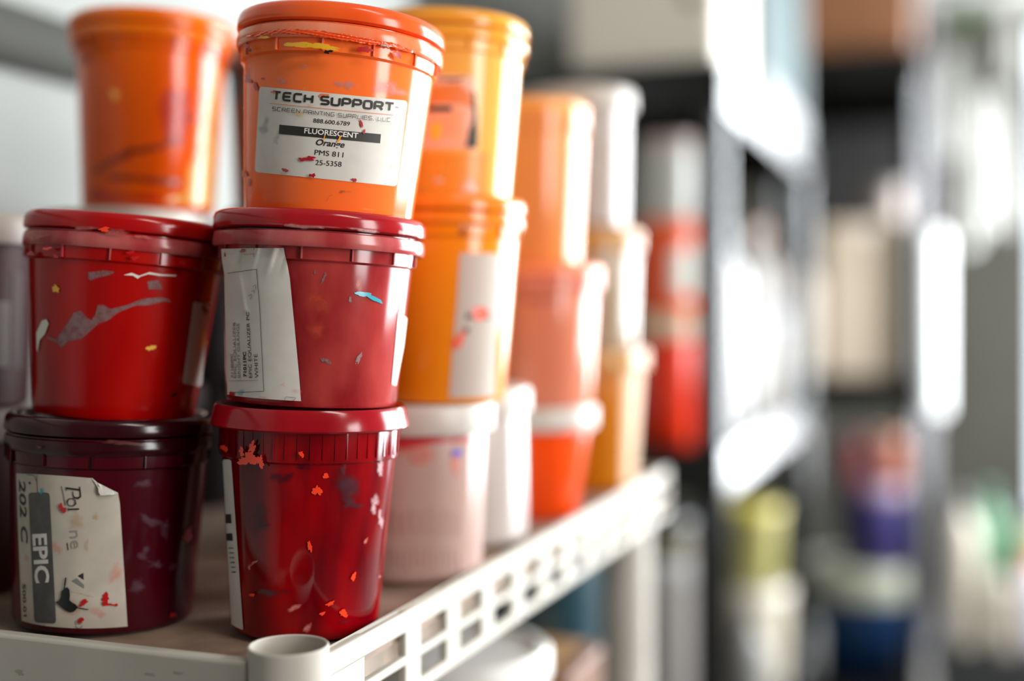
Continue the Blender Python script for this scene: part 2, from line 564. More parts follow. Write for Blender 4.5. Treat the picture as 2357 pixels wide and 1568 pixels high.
amber = inkmat('amber', (226, 96, 4), (212, 78, 4), .3, 12)
amberlid = inkmat('amber_lid', (234, 112, 10), (224, 98, 8), .35)
whitelid = mat('white_lid', (188, 180, 171), .4, (178, 169, 160), 20)
wine = inkmat('wine_red', (70, 4, 10), (58, 4, 8), 1.1)
brown = inkmat('brown_amber', (176, 112, 44), (130, 66, 28), 1.2, 10)
yellow = inkmat('pale_yellow', (222, 154, 56), (226, 168, 80), .3, 8)
yellowlid = inkmat('yellow_lid', (228, 162, 62), (224, 148, 44), .3, 12)
gold = inkmat('golden_yellow', (220, 122, 6), (226, 134, 22), .3, 10)
goldlid = inkmat('golden_lid', (212, 112, 14), (220, 130, 40), .3, 12)
pinkw = inkmat('pinkish_white', (176, 150, 140), (168, 138, 128), .35, 16)
clearw = inkmat('milky_white', (180, 172, 166), (172, 162, 156), .35, 12)
peachy = inkmat('light_orange', (222, 146, 68), (216, 130, 72), .3, 9)
peach = inkmat('peach', (212, 134, 100), (200, 118, 92), .3, 9)
hot = inkmat('hot_orange', (232, 76, 16), (228, 70, 12), .3, 9)
greige = inkmat('greige', (150, 137, 128), (142, 130, 122), .35, 9)
cream = inkmat('cream', (160, 144, 122), (152, 138, 118), .35, 9)
must = inkmat('mustard', (184, 112, 4), (176, 106, 4), .35, 9)
mustlid = inkmat('mustard_lid', (186, 142, 80), (178, 134, 72), .35, 9)
darklid = inkmat('dark_lid', (32, 17, 12), (24, 12, 9), 1.5)
dark = inkmat('dark_brown', (30, 14, 9), (20, 9, 6), 1.5)

def paint(name, c, rough=.3, alpha=1, coat=.3, soft=None, scale=260):
    m = mat(name, c, rough, coat=coat, alpha=alpha)
    if (alpha < 1 or soft) and not m.get('soft'):                   # thin film: thins out towards its rim and breaks up in grains
        m['soft'] = soft or .8
        nt = m.node_tree
        at = nt.nodes.new('ShaderNodeAttribute')
        at.attribute_name = 'soft'
        tc = nt.nodes.new('ShaderNodeTexCoord')
        nz = nt.nodes.new('ShaderNodeTexNoise')
        nz.inputs['Scale'].default_value = scale
        nz.inputs['Detail'].default_value = 5
        mr = nt.nodes.new('ShaderNodeMapRange')
        mr.inputs[1].default_value, mr.inputs[2].default_value = .35, .6
        mr.inputs[3].default_value, mr.inputs[4].default_value = .6 * alpha, alpha
        mu = nt.nodes.new('ShaderNodeMath')
        mu.operation = 'MULTIPLY'
        nt.links.new(tc.outputs['Object'], nz.inputs['Vector'])
        nt.links.new(nz.outputs['Fac'], mr.inputs[0])
        nt.links.new(mr.outputs[0], mu.inputs[0])
        nt.links.new(at.outputs['Fac'], mu.inputs[1])
        nt.links.new(mu.outputs[0], nt.nodes['Principled BSDF'].inputs['Alpha'])
    return m
pw, pr, pm_, pcy = paint('white_paint', (222, 214, 204)), paint('red_paint', (178, 12, 20)), paint('mauve_smear', (128, 92, 92), .5, .95, soft=.12), paint('cyan_paint', (20, 150, 170))
pst = paint('pink_stain', (226, 120, 104), .6, .35, 0)
pyst = paint('yellow_stain', (214, 170, 60), .6, .45, 0)
pgst = paint('green_grey_stain', (140, 150, 128), .6, .4, 0)
ptst = paint('tan_stain', (190, 150, 110), .6, .4, 0)
pbk = paint('black_paint', (14, 12, 14), .35)
pye = paint('yellow_paint', (236, 176, 40))
por = paint('orange_paint', (246, 66, 34), .14)
pnv = paint('dark_smear', (60, 4, 26), .3, .7)
pbl = paint('blue_paint', (60, 80, 190))

def base(px, D, z=DK, R=.047, lean=0):
    p = P(px, 0, D)
    return Vector((p.x, p.y, z + R * math.sin(math.radians(abs(lean))) + .0003))

GRP = 'ink tubs stacked on the white shelf'
# ---- middle front stack: deep red deli tub, cloudy red tub, fluorescent orange tub
t1 = Tub(base(702, .70, R=.042, lean=1.6), 1.6, .1265, .0566, .0490, .0422, 'B', deep, deeplid, None, 'glossy deep red tub at the front corner, lowest of its stack, beside the round socket')
t2 = Tub(t1.top(.0482, 2.9, .0003), 2.9, .1025, .0606, .0535, .0485, 'A', red, redlid, redband, 'cloudy red tub with a half peeled white label running up its left side')
t3 = Tub(t2.top(.0478, 4.2, .0042), 4.2, .1095, .0594, .0540, .0478, 'A', orange, orangelid, orangeband, 'fluorescent orange tub with a printed white label, on top of the front stack')

lab = t3.mark('label', M['paper'], [arc_poly([(597, 199), (938, 232), (913, 429), (586, 396)], 9)], off=.0003)
blk, org = [], []
for i, (ch, polys) in enumerate(square_letters('TECH SUPPORT', (624, 230), (907, 258), 22, 4.9)):
    blk += polys
t3.mark('print', M['ink'], blk, off=.0005, parent=lab)
for pl in square_letters('SCREEN PRINTING SUPPLIES, LLC', (626, 255), (899, 281), 9.5, 1.15):
    org += pl[1]
m1 = [font_px('888.600.6789', (721, 282), (805, 290), 9.5), font_px('PMS 811', (724, 356), (790, 362.5), 11.5), font_px('25-5358', (726, 379.5), (786, 384), 11.5),
      font_px('Orange', (727, 333.5), (793, 340), 13.5, .02, .25), font_px('TM', (909.5, 249), (917, 250), 4)]
t3.mark('print', M['ink'], org, m1, off=.0005, parent=lab)
t3.mark('print_bar', M['ink'], [[(643, 287), (877, 309), (875, 330), (642, 308)]], off=.0005, parent=lab)
t3.mark('print', M['wprint'], [], [font_px('FLUORESCENT', (700, 306.3), (824, 318), 11.5, .02)], off=.00065, parent=lab, label='white lettering on the black bar')
t3.mark('print', M['rust'], [stroke([(621, 238), (905, 265)], 1.2, 0, 0), stroke([(623, 211.5), (634, 212.5)], 4, 0, 0), stroke([(735, 222.5), (740, 218), (757, 219.5)], 5, 0, 0), stroke([(892, 237), (903, 238)], 4, 0, 0)], off=.00062, parent=lab, label='thin orange rule and accents')
# paint on the orange tub
rs = [blob(571, 186, 7, 5, 1, .5), blob(588, 199, 5, 9, 2, .45), blob(603, 181, 2, 3, 3), blob(712, 365, 14, 4.5, 5, .5, .1), blob(695, 367, 10, 3, 6, .6), blob(656, 392, 7, 4, 7, .6, .4), blob(818, 393, 0.1, 0.1, 1),
      blob(560, 400, 5, 10, 8, .5), blob(572, 420, 2, 9, 9, .4), blob(921, 124, 8, 8, 10, .5), blob(832, 285, 3, 9, 11, .5, -.4), blob(838, 303, 3, 5, 12, .5), blob(719, 404, 6, 5, 13, .6), blob(816, 414, 5, 4, 14, .5)]
t3.mark('ink_smears', paint('dark_red_paint', (176, 18, 30)), rs, off=.0007)
t3.mark('ink_smears', paint('mauve_film', (196, 140, 130), .5, .65), [blob(795, 195, 26, 14, 21, .4), blob(895, 205, 46, 20, 22, .35, .1), blob(648, 186, 16, 8, 23, .4), blob(700, 153, 16, 5, 24, .4), blob(570, 172, 8, 20, 25, .4)], off=.00025)
t3.mark('ink_smears', pyst, [blob(690, 262, 14, 9, 31, .4, -.3), blob(715, 243, 10, 5, 32, .4), blob(700, 205, 10, 4, 33, .4)], off=.0008)
t3.mark('ink_smears', pgst, [blob(608, 292, 14, 22, 34, .5), blob(636, 320, 8, 16, 35, .4), blob(903, 380, 4, 34, 36, .5)], off=.0008)
t3.mark('ink_smears', paint('orange_yellow_drip', (250, 160, 20)), [stroke([(748, 312), (744, 323)], [3, 1.5], 1), stroke([(784, 313), (781, 321), (777, 327)], [3, 6, 3], 2)], off=.0009)
t3.mark('ink_smears', paint('brown_scratch', (150, 70, 40), .6, .8), [stroke([(752, 464), (757, 452), (766, 448)], 2.2, 3, .5), stroke([(750, 492), (757, 478)], 3, 4, .6), blob(792, 441, 12, 5, 51, .7)], off=.0005)
# paint around the orange rim
t3.mark('ink_smears', pye, [blob(690, 103, 34, 6, 61, .4, .08), blob(740, 107, 40, 6, 62, .4, .1), blob(608, 86, 12, 3, 63, .4)], off=.0004, surf=t3.BAND)
t3.mark('ink_smears', pbk, [blob(755, 119, 10, 4, 64, .5), blob(576, 116, 3, 4, 65, .3), blob(885, 105, 9, 2, 66, .5)], off=.0006, surf=t3.BAND)
t3.mark('ink_smears', pr, [blob(916, 126, 7, 8, 67, .5, .3), blob(566, 106, 10, 3, 68, .6), blob(840, 114, 20, 6, 69, .4, .1)], off=.0007, surf=t3.BAND)
t3.mark('ink_smears', paint('thick_orange_ink', (246, 84, 24), .25), [stroke([(560, 86), (640, 72), (700, 74), (760, 80), (830, 92), (900, 103), (950, 120)], [4, 12, 11, 15, 13, 12, 6], 7, .3)], off=.0008, surf=(t3.RL - .001, 0, t3.RL - .001, 1), bumps=lambda x, y: .0004 * math.sin(x * .31) * math.sin(x * .13 + y))

# the peeled label on the cloudy red tub
def crease(x, y):
    q = 0.0
    if y < 640:
        q += .0011 * max(0, math.sin((x - 505) * .16 + (y - 570) * .05)) * (640 - y) / 70
    return q + .0006 * max(0, math.exp(-((x - 545 - (y - 600) * .16) / 6) ** 2)) * (1 if y < 720 else 0)
t2o = [(509, 573), (580, 571), (653, 571), (656, 588), (662, 612), (667, 640), (679, 764), (688, 860), (695, 951), (648, 950), (600, 944), (560, 938), (524, 931), (521, 815), (518, 720), (517, 690), (516, 631), (511, 600)]
lab2 = t2.mark('label', M['paper'], [t2o], off=.0026, bumps=crease, surf=(t2.Rb, .003, t2.Rt, t2.zt))
OF = .0030
t2.mark('print', M['ink'], [stroke([(590, 620), (597, 700), (602, 800), (607, 901)], 1.1, 0, 0), stroke([(524, 629), (560, 624), (590, 620)], 1, 0, 0), stroke([(526, 904), (560, 903), (607, 901)], 1, 0, 0)],
        [font_px('71011PC', (567, 868), (565.5, 810), 6.5, .035), font_px('EPIC EQUALIZER PC', (580, 870), (573, 718), 7), font_px('WHITE', (595, 870), (592, 815), 8)], off=OF, parent=lab2, bumps=crease)
t2.mark('print', M['greyprint'], [stroke([(526, 877), (594, 876)], .9, 0, 0)], [font_px('71180PC', (536, 870), (535, 815), 4.5, .02), font_px('EPIC EQUALIZER', (544, 870), (541, 741), 6), font_px('BRIGHT ORANGE', (553, 870), (549.5, 744), 6)], off=OF, parent=lab2, bumps=crease, label='faded grey lettering')
t2.mark('print', M['greyprint'], [stroke([(572, 681), (578, 677), (579, 684), (575, 688)], 1.4, 1, .2), stroke([(579, 672), (584, 667), (585, 674)], 1.2, 2, .2), stroke([(582, 660), (588, 655), (588, 665), (590, 664)], 1.3, 3, .2),
        stroke([(662, 913), (656, 916), (654, 930), (658, 938), (668, 930), (682, 916), (664, 914)], 1.2, 4, .2), stroke([(674, 927), (682, 928)], 1, 5, .2)], off=OF, parent=lab2, label='pen scribbles')
t2.mark('ink_smears', pr, [blob(532, 918, 8, 16, 71, .3), blob(574, 937, 6, 4, 72, .6), blob(676, 948, 22, 4, 73, .5), blob(630, 567, 20, 3.5, 74, .5), blob(555, 577, 7, 4, 75, .5)], off=OF + .0004)
t2.mark('ink_smears', pst, [blob(600, 920, 16, 12, 76, .4), blob(618, 932, 18, 9, 77, .4, .5), blob(652, 886, 8, 5, 78, .5), blob(684, 900, 12, 6, 79, .5), blob(560, 585, 40, 3, 80, .5)], off=OF + .0003)
t2.mark('ink_smears', paint('blue_stain', (70, 150, 190), .6, .6, 0), [blob(553, 905, 9, 10, 81, .4)], off=OF + .0003)
t2.mark('ink_smears', pcy, [blob(836, 677, 18, 5.5, 82, .2, .08), blob(862, 688, 20, 4.5, 83, .25, .5)], off=.0006)
t2.mark('ink_smears', pm_, [blob(745, 640, 5, 12, 84, .6, .4), blob(724, 628, 4, 9, 85, .6, .5), blob(806, 690, 5, 9, 86, .5), blob(751, 831, 14, 7, 87, .5, .3), blob(826, 825, 5, 18, 88, .4, .4)], off=.0003)
t2.mark('ink_smears', paint('orange_red_cloud', (190, 62, 44), .4, .7), [blob(730, 695, 34, 36, 89, .35), blob(728, 760, 26, 30, 90, .35), blob(826, 655, 10, 26, 91, .35)], off=.0002)
t2.mark('ink_smears', paint('pale_rub', (206, 150, 146), .4, .6), [blob(700, 521, 70, 6, 92, .5, .09), blob(840, 530, 46, 5, 93, .5, .09), blob(930, 535, 20, 6, 94, .4, .1)], off=.0003, surf=t2.LID)
t2.mark('side_label', M['paper'], [[(917, 720), (941, 735), (912, 888), (902, 885)]], off=.0004)

# label strip and paint on the deep red tub
lab1 = t1.mark('label', M['paper'], [arc_poly([(512.5, 1058), (532, 1058), (560, 1452), (533, 1451)], 6)], off=.0004)
t1.mark('print', M['ink'], [[(518, 1184), (531, 1184), (532.5, 1205), (519, 1205)], [(521, 1228), (534, 1228), (535.5, 1245), (522, 1245)]] + [stroke([(526 + k * 1.3, 1262 + 11 * k), (537 + k * 1.0, 1262 + 11 * k)], 2.2, k, .3) for k in range(6)], off=.0006, parent=lab1)
t1.mark('ink_smears', por, [blob(572, 1058, 22, 12, 101, .6), blob(580, 1030, 6, 15, 102, .7, .4), blob(598, 1062, 9, 12, 103, .7), blob(556, 1040, 6, 9, 116, .6), blob(694, 1046, 6, 6, 104, .5), blob(516, 1032, 8, 7, 113, .5)], off=.0008, surf=t1.BAND)
t1.mark('ink_smears', por, [blob(756, 1064, 12, 2.5, 105, .4), blob(750, 1096, 8, 5, 106, .4), blob(730, 1130, 10, 11, 107, .5), blob(713, 1258, 4, 14, 108, .5, -.1), blob(760, 1390, 8, 5, 109, .6, -.4), blob(791, 1412, 9, 8, 110, .6), blob(814, 1328, 5, 9, 111, .5, .4), blob(742, 1413, 6, 4, 112, .5), blob(580, 1370, 6, 4, 114, .5)], off=.0006)
t1.mark('ink_smears', pnv, [blob(650, 1100, 28, 16, 121, .4, -.2), blob(700, 1075, 20, 8, 122, .4, .3), blob(800, 1120, 36, 40, 123, .4), blob(810, 1160, 30, 14, 124, .4, .1), blob(600, 1190, 22, 36, 125, .4), blob(600, 1212, 22, 6, 126, .5), blob(617, 1364, 30, 13, 127, .25), blob(655, 1362, 14, 4, 128, .3), blob(795, 1431, 20, 3, 129, .3, -.1), blob(790, 1080, 10, 16, 130, .4)], off=.0004)
t1.mark('ink_smears', paint('pale_pink_drop', (214, 120, 112), .25, .75), [blob(677, 1400, 18, 9, 131, .25, -.4), blob(708, 1446, 9, 16, 132, .25, .5), blob(842, 1246, 5, 10, 133, .3, .3), blob(585, 1296, 18, 4, 134, .5, -.5), blob(574, 1306, 5, 9, 135, .4)], off=.0005)
t1.mark('ink_smears', paint('pale_painted_highlight', (214, 170, 172), .2, .75), [blob(876, 1075, 9, 28, 141, .5), blob(862, 1160, 12, 24, 142, .4), blob(876, 1195, 9, 22, 143, .4), blob(845, 1034, 24, 9, 144, .3), blob(874, 1328, 4, 4, 145, .2)], off=.0005)  # pale patches paint the highlights along the tub's right edge

# ---- left front stack: burgundy tub with the torn label, strong red tub above it
b1 = Tub(base(240, .722, R=.051, lean=2.2), 2.2, .1155, .0596, .0556, .0512, 'A', burg, burglid, burglid, 'dark burgundy tub with a stained torn label, lowest of the left front stack')
b2 = Tub(b1.top(.046, 4.6, .0012), 4.6, .1120, .0594, .0548, .0462, 'A', red2, red2lid, redband, 'strong red tub with a long mauve smear, standing on the dark burgundy tub')
b1o = [(37.5, 1090), (90, 1092), (150, 1096), (213, 1101), (222, 1112), (272, 1136), (276, 1160), (284, 1289), (291, 1400), (295, 1470), (291, 1478), (280, 1481), (180, 1471), (110, 1464), (51, 1457), (46, 1330), (41, 1200)]
lab0 = b1.mark('label', mat('aged_dimmed_paper', (186, 176, 162), .6, (172, 162, 150), 60, detail=6), [b1o], off=.0004)  # stained paper, its colour also darkened for the dim light on this stack
b1.mark('folded_corner', M['paper'], [[(213, 1101), (224, 1111), (272, 1135), (262, 1139), (244, 1140), (232, 1141), (227, 1134), (226, 1124), (219, 1112)]], off=.0012, parent=lab0, bumps=lambda x, y: .0012 if 222 < x < 262 and y > 1118 else 0)
b1.mark('print', M['ink'], [[(179, 1326), (192, 1319), (192.6, 1335)], stroke([(84, 1094), (86, 1134)], 1, 1, 0), stroke([(101, 1436), (103, 1462)], 1, 2, 0), stroke([(141, 1119), (146, 1140), (150, 1164)], 1.4, 3, 0), stroke([(154.7, 1250), (156.8, 1267)], 2, 4, 0),
        stroke([(60, 1093), (78, 1095), (84, 1108)], 1, 6, 0), blob(68, 1112, 2, 3, 1),
        stroke([(153, 1124), (184, 1128)], 4.4, 0, 0), stroke([(152, 1121), (152.6, 1130)], 1.6, 0, 0), stroke([(183.6, 1120), (185.6, 1143), (180, 1147), (171, 1146), (168, 1139), (167.4, 1131)], [2, 3.6, 5, 4, 2.4, 1.6], 0, 0), stroke([(184, 1121), (184.4, 1131)], 1.6, 0, 0),
        stroke([(155, 1154), (158, 1149), (167, 1148), (173, 1152), (174, 1160), (169, 1165), (160, 1165), (155, 1160), (155, 1154)], [4, 2.4, 2, 2.4, 4, 2.4, 2, 2.4, 4], 0, 0), stroke([(157, 1173), (182, 1172)], 3.6, 0, 0), stroke([(156.6, 1169), (157.4, 1177)], 1.4, 0, 0)],
        [font_px('202 C', (43, 1104), (49, 1252), 14, .02, .15), font_px('500.01 g', (51, 1344), (55, 1447), 7, .02)], off=.0006, parent=lab0, maxlen=6)
b1.mark('print', M['greyprint'], [], [font_px('ne', (160, 1222), (163, 1264), 27), font_px('ex', (172, 1427), (174.5, 1456), 26)], off=.0006, parent=lab0, label='faded grey letters')
b1.mark('print', mat('grey_logo', (116, 118, 110), .6), [[(165, 1337.6), (176, 1331), (193.6, 1347), (193, 1354.6)]], off=.0006, parent=lab0, label='grey half of the triangular mark')
b1.mark('print_bar', mat('charcoal_bar', (84, 82, 78), .6, (66, 62, 60), 80, detail=6), [arc_poly([(65, 1134), (113.6, 1134), (129, 1436), (79, 1433)], 9)], off=.0006, parent=lab0)
b1.mark('print', M['paper'], [], [font_px('EPIC', (75.4, 1230), (82, 1343), 30.5, .03)], off=.0008, parent=lab0, label='pale lettering on the charcoal bar')
b1.mark('ink_smears', pbk, [[(128, 1387), (136, 1382), (140, 1374), (141, 1362), (148, 1355), (155, 1352), (160, 1358), (161, 1372), (160, 1382), (167, 1388), (173, 1391), (179, 1397), (174, 1405), (168, 1409), (160, 1410), (150, 1405), (141, 1398), (134, 1392)], stroke([(151.5, 1330), (148, 1355)], 3.6, 1, .2), stroke([(176, 1399), (204, 1404)], 2.2, 2, .3)], off=.0010)
b1.mark('ink_smears', pr, [blob(243, 1376, 9, 9, 151, .4), blob(246, 1391, 14, 4, 152, .6), blob(140, 1166, 7, 5, 153, .5, .8), blob(146, 1175, 5, 8, 154, .5, -.5), blob(192, 1388, 12, 5, 155, .4, -.6), blob(186, 1428, 6, 6, 156, .6), blob(268, 1393, 4, 3, 157, .4)], off=.0009)
b1.mark('ink_smears', pst, [blob(266, 1320, 20, 30, 161, .3, .2), blob(130, 1262, 14, 16, 162, .4), blob(130, 1458, 24, 9, 163, .4), blob(60, 1284, 6, 12, 164, .4), blob(225, 1410, 20, 14, 165, .4)], off=.0008)
b1.mark('ink_smears', ptst, [blob(175, 1200, 28, 22, 171, .4), blob(220, 1190, 7, 12, 172, .4), blob(200, 1255, 6, 22, 173, .4), blob(165, 1400, 32, 22, 174, .3), stroke([(162, 1360), (215, 1375)], 4, 3, .4)], off=.0007)
b1.mark('ink_smears', pcy, [blob(95, 1131, 3, 7, 181, .4)], off=.0009)
b1.mark('ink_smears', paint('violet_haze', (84, 50, 66), .5, .55), [blob(330, 1114, 32, 9, 191, .4, -.1), blob(350, 1200, 34, 14, 192, .5, .4), blob(330, 1275, 16, 16, 193, .5), blob(360, 1300, 26, 10, 194, .6), blob(400, 1305, 18, 9, 195, .5), blob(380, 1220, 14, 22, 196, .4), blob(315, 1350, 22, 20, 197, .4)], off=.0004)
b1.mark('ink_smears', paint('small_red_flake', (170, 16, 24)), [blob(432, 1232, 9, 18, 198, .4, .5), blob(398, 1416, 6, 5, 199, .5)], off=.0005)
b1.mark('ink_smears', paint('dusky_rub', (110, 56, 56), .4, .6), [blob(280, 1020, 60, 7, 201, .4, .05), blob(90, 1030, 14, 4, 202, .5)], off=.0004, surf=b1.LID)

k3 = lambda L: [(x / 2.904, 480 + y / 2.904) for x, y in L]
b2.mark('ink_smears', pm_, [k3([(385, 850), (450, 760), (490, 690), (545, 680), (585, 730), (610, 740), (635, 700), (650, 640), (690, 640), (740, 668), (850, 640), (950, 600), (1070, 590), (1130, 600), (1155, 635), (1100, 625), (1000, 650), (900, 655), (790, 700), (720, 755), (660, 775), (600, 830), (540, 880), (460, 890), (410, 945), (380, 900)]),
        k3([(580, 425), (700, 410), (780, 420), (730, 450), (640, 470), (610, 490), (585, 470)]), k3([(980, 485), (1060, 475), (1100, 545), (990, 545)]), k3([(290, 850), (330, 855), (390, 880), (380, 900), (330, 880)])], off=.0003)
b2.mark('ink_smears', pw, [k3([(825, 445), (880, 430), (930, 450), (1000, 425), (1080, 440), (1180, 445), (1175, 455), (1060, 450), (990, 440), (940, 455), (920, 470), (890, 450)]), k3([(245, 940), (243, 830), (280, 750), (310, 740), (325, 770), (300, 840), (265, 880), (250, 960)])], off=.0006)
lb = b2.mark('label', M['paper'], [arc_poly(k3([(1293, 622), (1402, 640), (1345, 1192), (1220, 1170)]), 5)], off=.0004)
b2.mark('ink_smears', pye, [blob(468, 780, 8, 22, 211, .5), blob(348, 801, 10, 6, 212, .5), blob(128, 665, 7, 9, 213, .5)], off=.0006)
b2.mark('ink_smears', pbk, [blob(402, 908, 10, 3, 214, .3, -.3), blob(472, 713, 6, 12, 215, .5)], off=.0006)
b2.mark('ink_smears', paint('pink_rub', (186, 90, 88), .4, .75), [blob(195, 525, 34, 7, 221, .4), blob(265, 535, 40, 9, 222, .4, .05), blob(90, 545, 24, 8, 223, .5, -.1), blob(330, 546, 26, 5, 224, .4, .1)], off=.0004, surf=b2.LID)
b2.mark('ink_smears', por, [blob(240, 528, 12, 5, 225, .5), blob(108, 572, 10, 3, 226, .5)], off=.0006, surf=b2.LID)
b2.mark('ink_smears', pr, [blob(300, 581, 8, 4, 227, .5), blob(128, 590, 6, 4, 228, .5), blob(310, 594, 9, 4, 229, .5), blob(70, 584, 10, 4, 230, .5), blob(420, 606, 9, 4, 231, .5)], off=.0005, surf=b2.BAND)

# ---- stacks behind: far left, amber, dark brown
l1 = Tub(base(-122, .80), 0, .1185, .0600, .0545, .050, 'C', wine, whitelid, None, 'wine dark tub under ridged white lid at the left edge, lower of the two')
l2 = Tub(l1.top(.05), 0, .1250, .0600, .0545, .050, 'C', wine, whitelid, None, 'wine red tub with ridged lid and grey label at the left edge, upper of two')
l2.mark('label', mat('grey_label', (118, 110, 104), .6), [arc_poly([(-30, 692), (24, 694), (22, 846), (-28, 842)], 5)], off=.0004)
l2.mark('label', mat('smoky_label', (78, 62, 58), .6), [[(30, 625), (52, 628), (52, 850), (26, 848)]], off=.0004)
m1_ = Tub(base(285, .905), 0, .1265, .0600, .0545, .050, 'C', wine, darklid, None, 'wine red tub under the white lidded tub behind the strong red tub')
m2 = Tub(m1_.top(.05), 0, .1270, .0600, .0545, .050, 'C', pinkw, whitelid, None, 'smeared white lidded tub carrying the amber tub')
m3 = Tub(m2.top(.05, 1.4, .0175), 1.4, .1365, .0600, .0535, .0475, 'A', amber, amberlid, amberlid, 'translucent amber orange tub with dark streaks, top of the back left stack')
k1 = lambda L: [(x / 2.8, y / 2.8) for x, y in L]
m3.mark('ink_smears', paint('golden_film', (206, 136, 8), .3, .95, soft=.2, scale=40), [k1([(1350, 400), (1425, 420), (1380, 1390), (1040, 1370), (1060, 1275), (1190, 1235), (1205, 1080), (1250, 1000), (1285, 800), (1330, 500)])], off=.0003)
m3.mark('ink_smears', paint('dark_streak', (110, 20, 4), .4, .9, soft=.5, scale=40), [stroke(k1([(600, 1110), (850, 975), (1000, 955), (1150, 895)]), [12, 20, 14, 14], 5, .3), stroke(k1([(700, 1140), (900, 1155), (1170, 1180)]), [14, 16, 20], 6, .3), blob(200, 136, 10, 10, 241, .4), blob(440, 272, 14, 10, 242, .4)], off=.0005)
m3.mark('ink_smears', paint('red_bottom_film', (186, 24, 4), .3, .85, soft=.35, scale=40), [k1([(572, 1200), (700, 1240), (1030, 1250), (1040, 1340), (800, 1325), (570, 1310)]), k1([(1060, 560), (1260, 560), (1240, 800), (1200, 1000), (1060, 900), (1010, 700)])], off=.0004)
m3.mark('ink_smears', paint('pale_orange_drop', (250, 170, 70)), [blob(264, 218, 9, 12, 243, .4)], off=.0005)
m2.mark('ink_smears', pst, [blob(140, 490, 10, 8, 244, .4), blob(330, 500, 12, 6, 245, .4), blob(230, 520, 20, 8, 246, .4)], off=.0005, surf=m2.LID)
m2.mark('ink_smears', paint('purple_smear', (150, 60, 100), .5, .8), [blob(144, 490, 5, 10, 247, .4)], off=.0007, surf=m2.LID)
n1 = Tub(base(684, 1.0), 0, .1310, .0575, .0545, .050, 'C', dark, darklid, None, 'dark brown tub hidden low between the front stacks')
n2 = Tub(n1.top(.05), 0, .1310, .0575, .0545, .050, 'C', dark, darklid, None, 'dark brown tub in the middle of the stack behind the orange tub')
n3 = Tub(n2.top(.05), 0, .1310, .0575, .0550, .050, 'C', brown, whitelid, None, 'brown tub with white lid between the amber and fluorescent orange tubs')
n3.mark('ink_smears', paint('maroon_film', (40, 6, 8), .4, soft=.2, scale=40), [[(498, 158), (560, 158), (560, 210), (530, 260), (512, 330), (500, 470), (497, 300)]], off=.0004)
r1 = Tub(base(462, 1.16), 0, .130, .0600, .0545, .050, 'C', dark, inkmat('dark_lid', (44, 24, 18), (34, 18, 14)), None, 'dark tub deep in the gap between the two front stacks, lower one')
r2 = Tub(r1.top(.05), 0, .130, .0600, .0545, .050, 'C', dark, MATS['dark_lid'], None, 'dark tub deep in the gap between the two front stacks, upper one')

# ---- second stack along the lattice: pinkish white, golden, pale yellow
w1 = Tub(base(949, .85, R=.053), 0, .1190, .0570, .0520, .0488, 'C', pinkw, whitelid, None, 'pinkish white tub with red stains under its lid, at the bottom of the golden stack')
y1 = Tub(w1.top(.047, .8, .0165), .8, .1345, .0605, .0555, .0480, 'A', gold, goldlid, goldlid, 'golden yellow tub with a long grey white label, middle of the yellow stack')
y2 = Tub(y1.top(.047, .6, .001), .6, .1215, .0605, .0555, .0485, 'A', yellow, yellowlid, yellowlid, 'pale yellow tub with an orange soaked label, top of the yellow stack')
w1.mark('ink_smears', paint('red_stain_strong', (206, 24, 40), .4, .95, soft=.2, scale=40), [[(895, 1005), (1110, 1008), (1100, 1016), (1000, 1022), (930, 1036), (895, 1036)]], off=.0004)
w1.mark('ink_smears', paint('coral_stain', (226, 120, 96), .5, .55), [blob(970, 1058, 34, 18, 251, .4), blob(1048, 1065, 16, 34, 252, .3), blob(950, 1040, 60, 14, 253, .4)], off=.0003)
w1.mark('ink_smears', pbl, [blob(1052, 1043, 11, 7, 254, .3, -.1)], off=.0006)
w1.mark('ink_smears', por, [blob(943, 1348, 7, 8, 255, .3), blob(975, 1385, 18, 4, 256, .4), blob(910, 1388, 18, 3, 257, .4)], off=.0006)
w1.mark('print', mat('rose_print', (176, 136, 128), .6), [stroke([(895 + 15 * k, 1262 + (k % 3) * 5), (896 + 15 * k, 1300 + (k % 4) * 6)], 4, k, .4) for k in range(12)] + [stroke([(905 + 22 * k, 1170 + (k % 2) * 8), (906 + 22 * k, 1230)], 5, k, .4) for k in range(8)], off=.0003)
gl = y1.mark('label', mat('grey_white_label', (176, 164, 152), .6), [[(1059, 582), (1150, 584), (1138, 945), (1032, 942), (1040, 830), (1052, 690)]], off=.0004)
y1.mark('print', M['ink'], [stroke([(1073, 729), (1090, 729), (1128, 731)], [12, 9, 8], 1), blob(1072, 762, 7, 9, 261, .4)], off=.0006, parent=gl)
y1.mark('ink_smears', paint('coral_blot', (226, 88, 60), .4), [blob(1105, 722, 17, 18, 262, .3), blob(1056, 784, 12, 20, 263, .3, .5)], off=.0008)
y1.mark('ink_smears', paint('grey_pink_film', (222, 188, 160), .4, .8), [[(1035, 500), (1140, 498), (1140, 526), (1060, 530)]], off=.0008, surf=y1.COLLAR)
y1.mark('ink_smears', paint('dark_drip', (120, 50, 20)), [blob(1066, 534, 8, 5, 264, .4)], off=.0008, surf=y1.COLLAR)
yl = y2.mark('label', mat('soaked_label', (222, 176, 156), .5, (226, 150, 104), 30), [arc_poly([(935, 168), (1090, 176), (1098, 345), (960, 342)], 8)], off=.0004)
y2.mark('print', M['ink'], [stroke([(984, 251), (1040, 250)], [13, 13], 1, .1), stroke([(1090, 210), (1094, 270), (1085, 340)], [7, 10, 26], 2, .3), stroke([(1005, 180), (1040, 184), (1070, 180)], [4, 6, 4], 3, .6)], off=.0006, parent=yl)
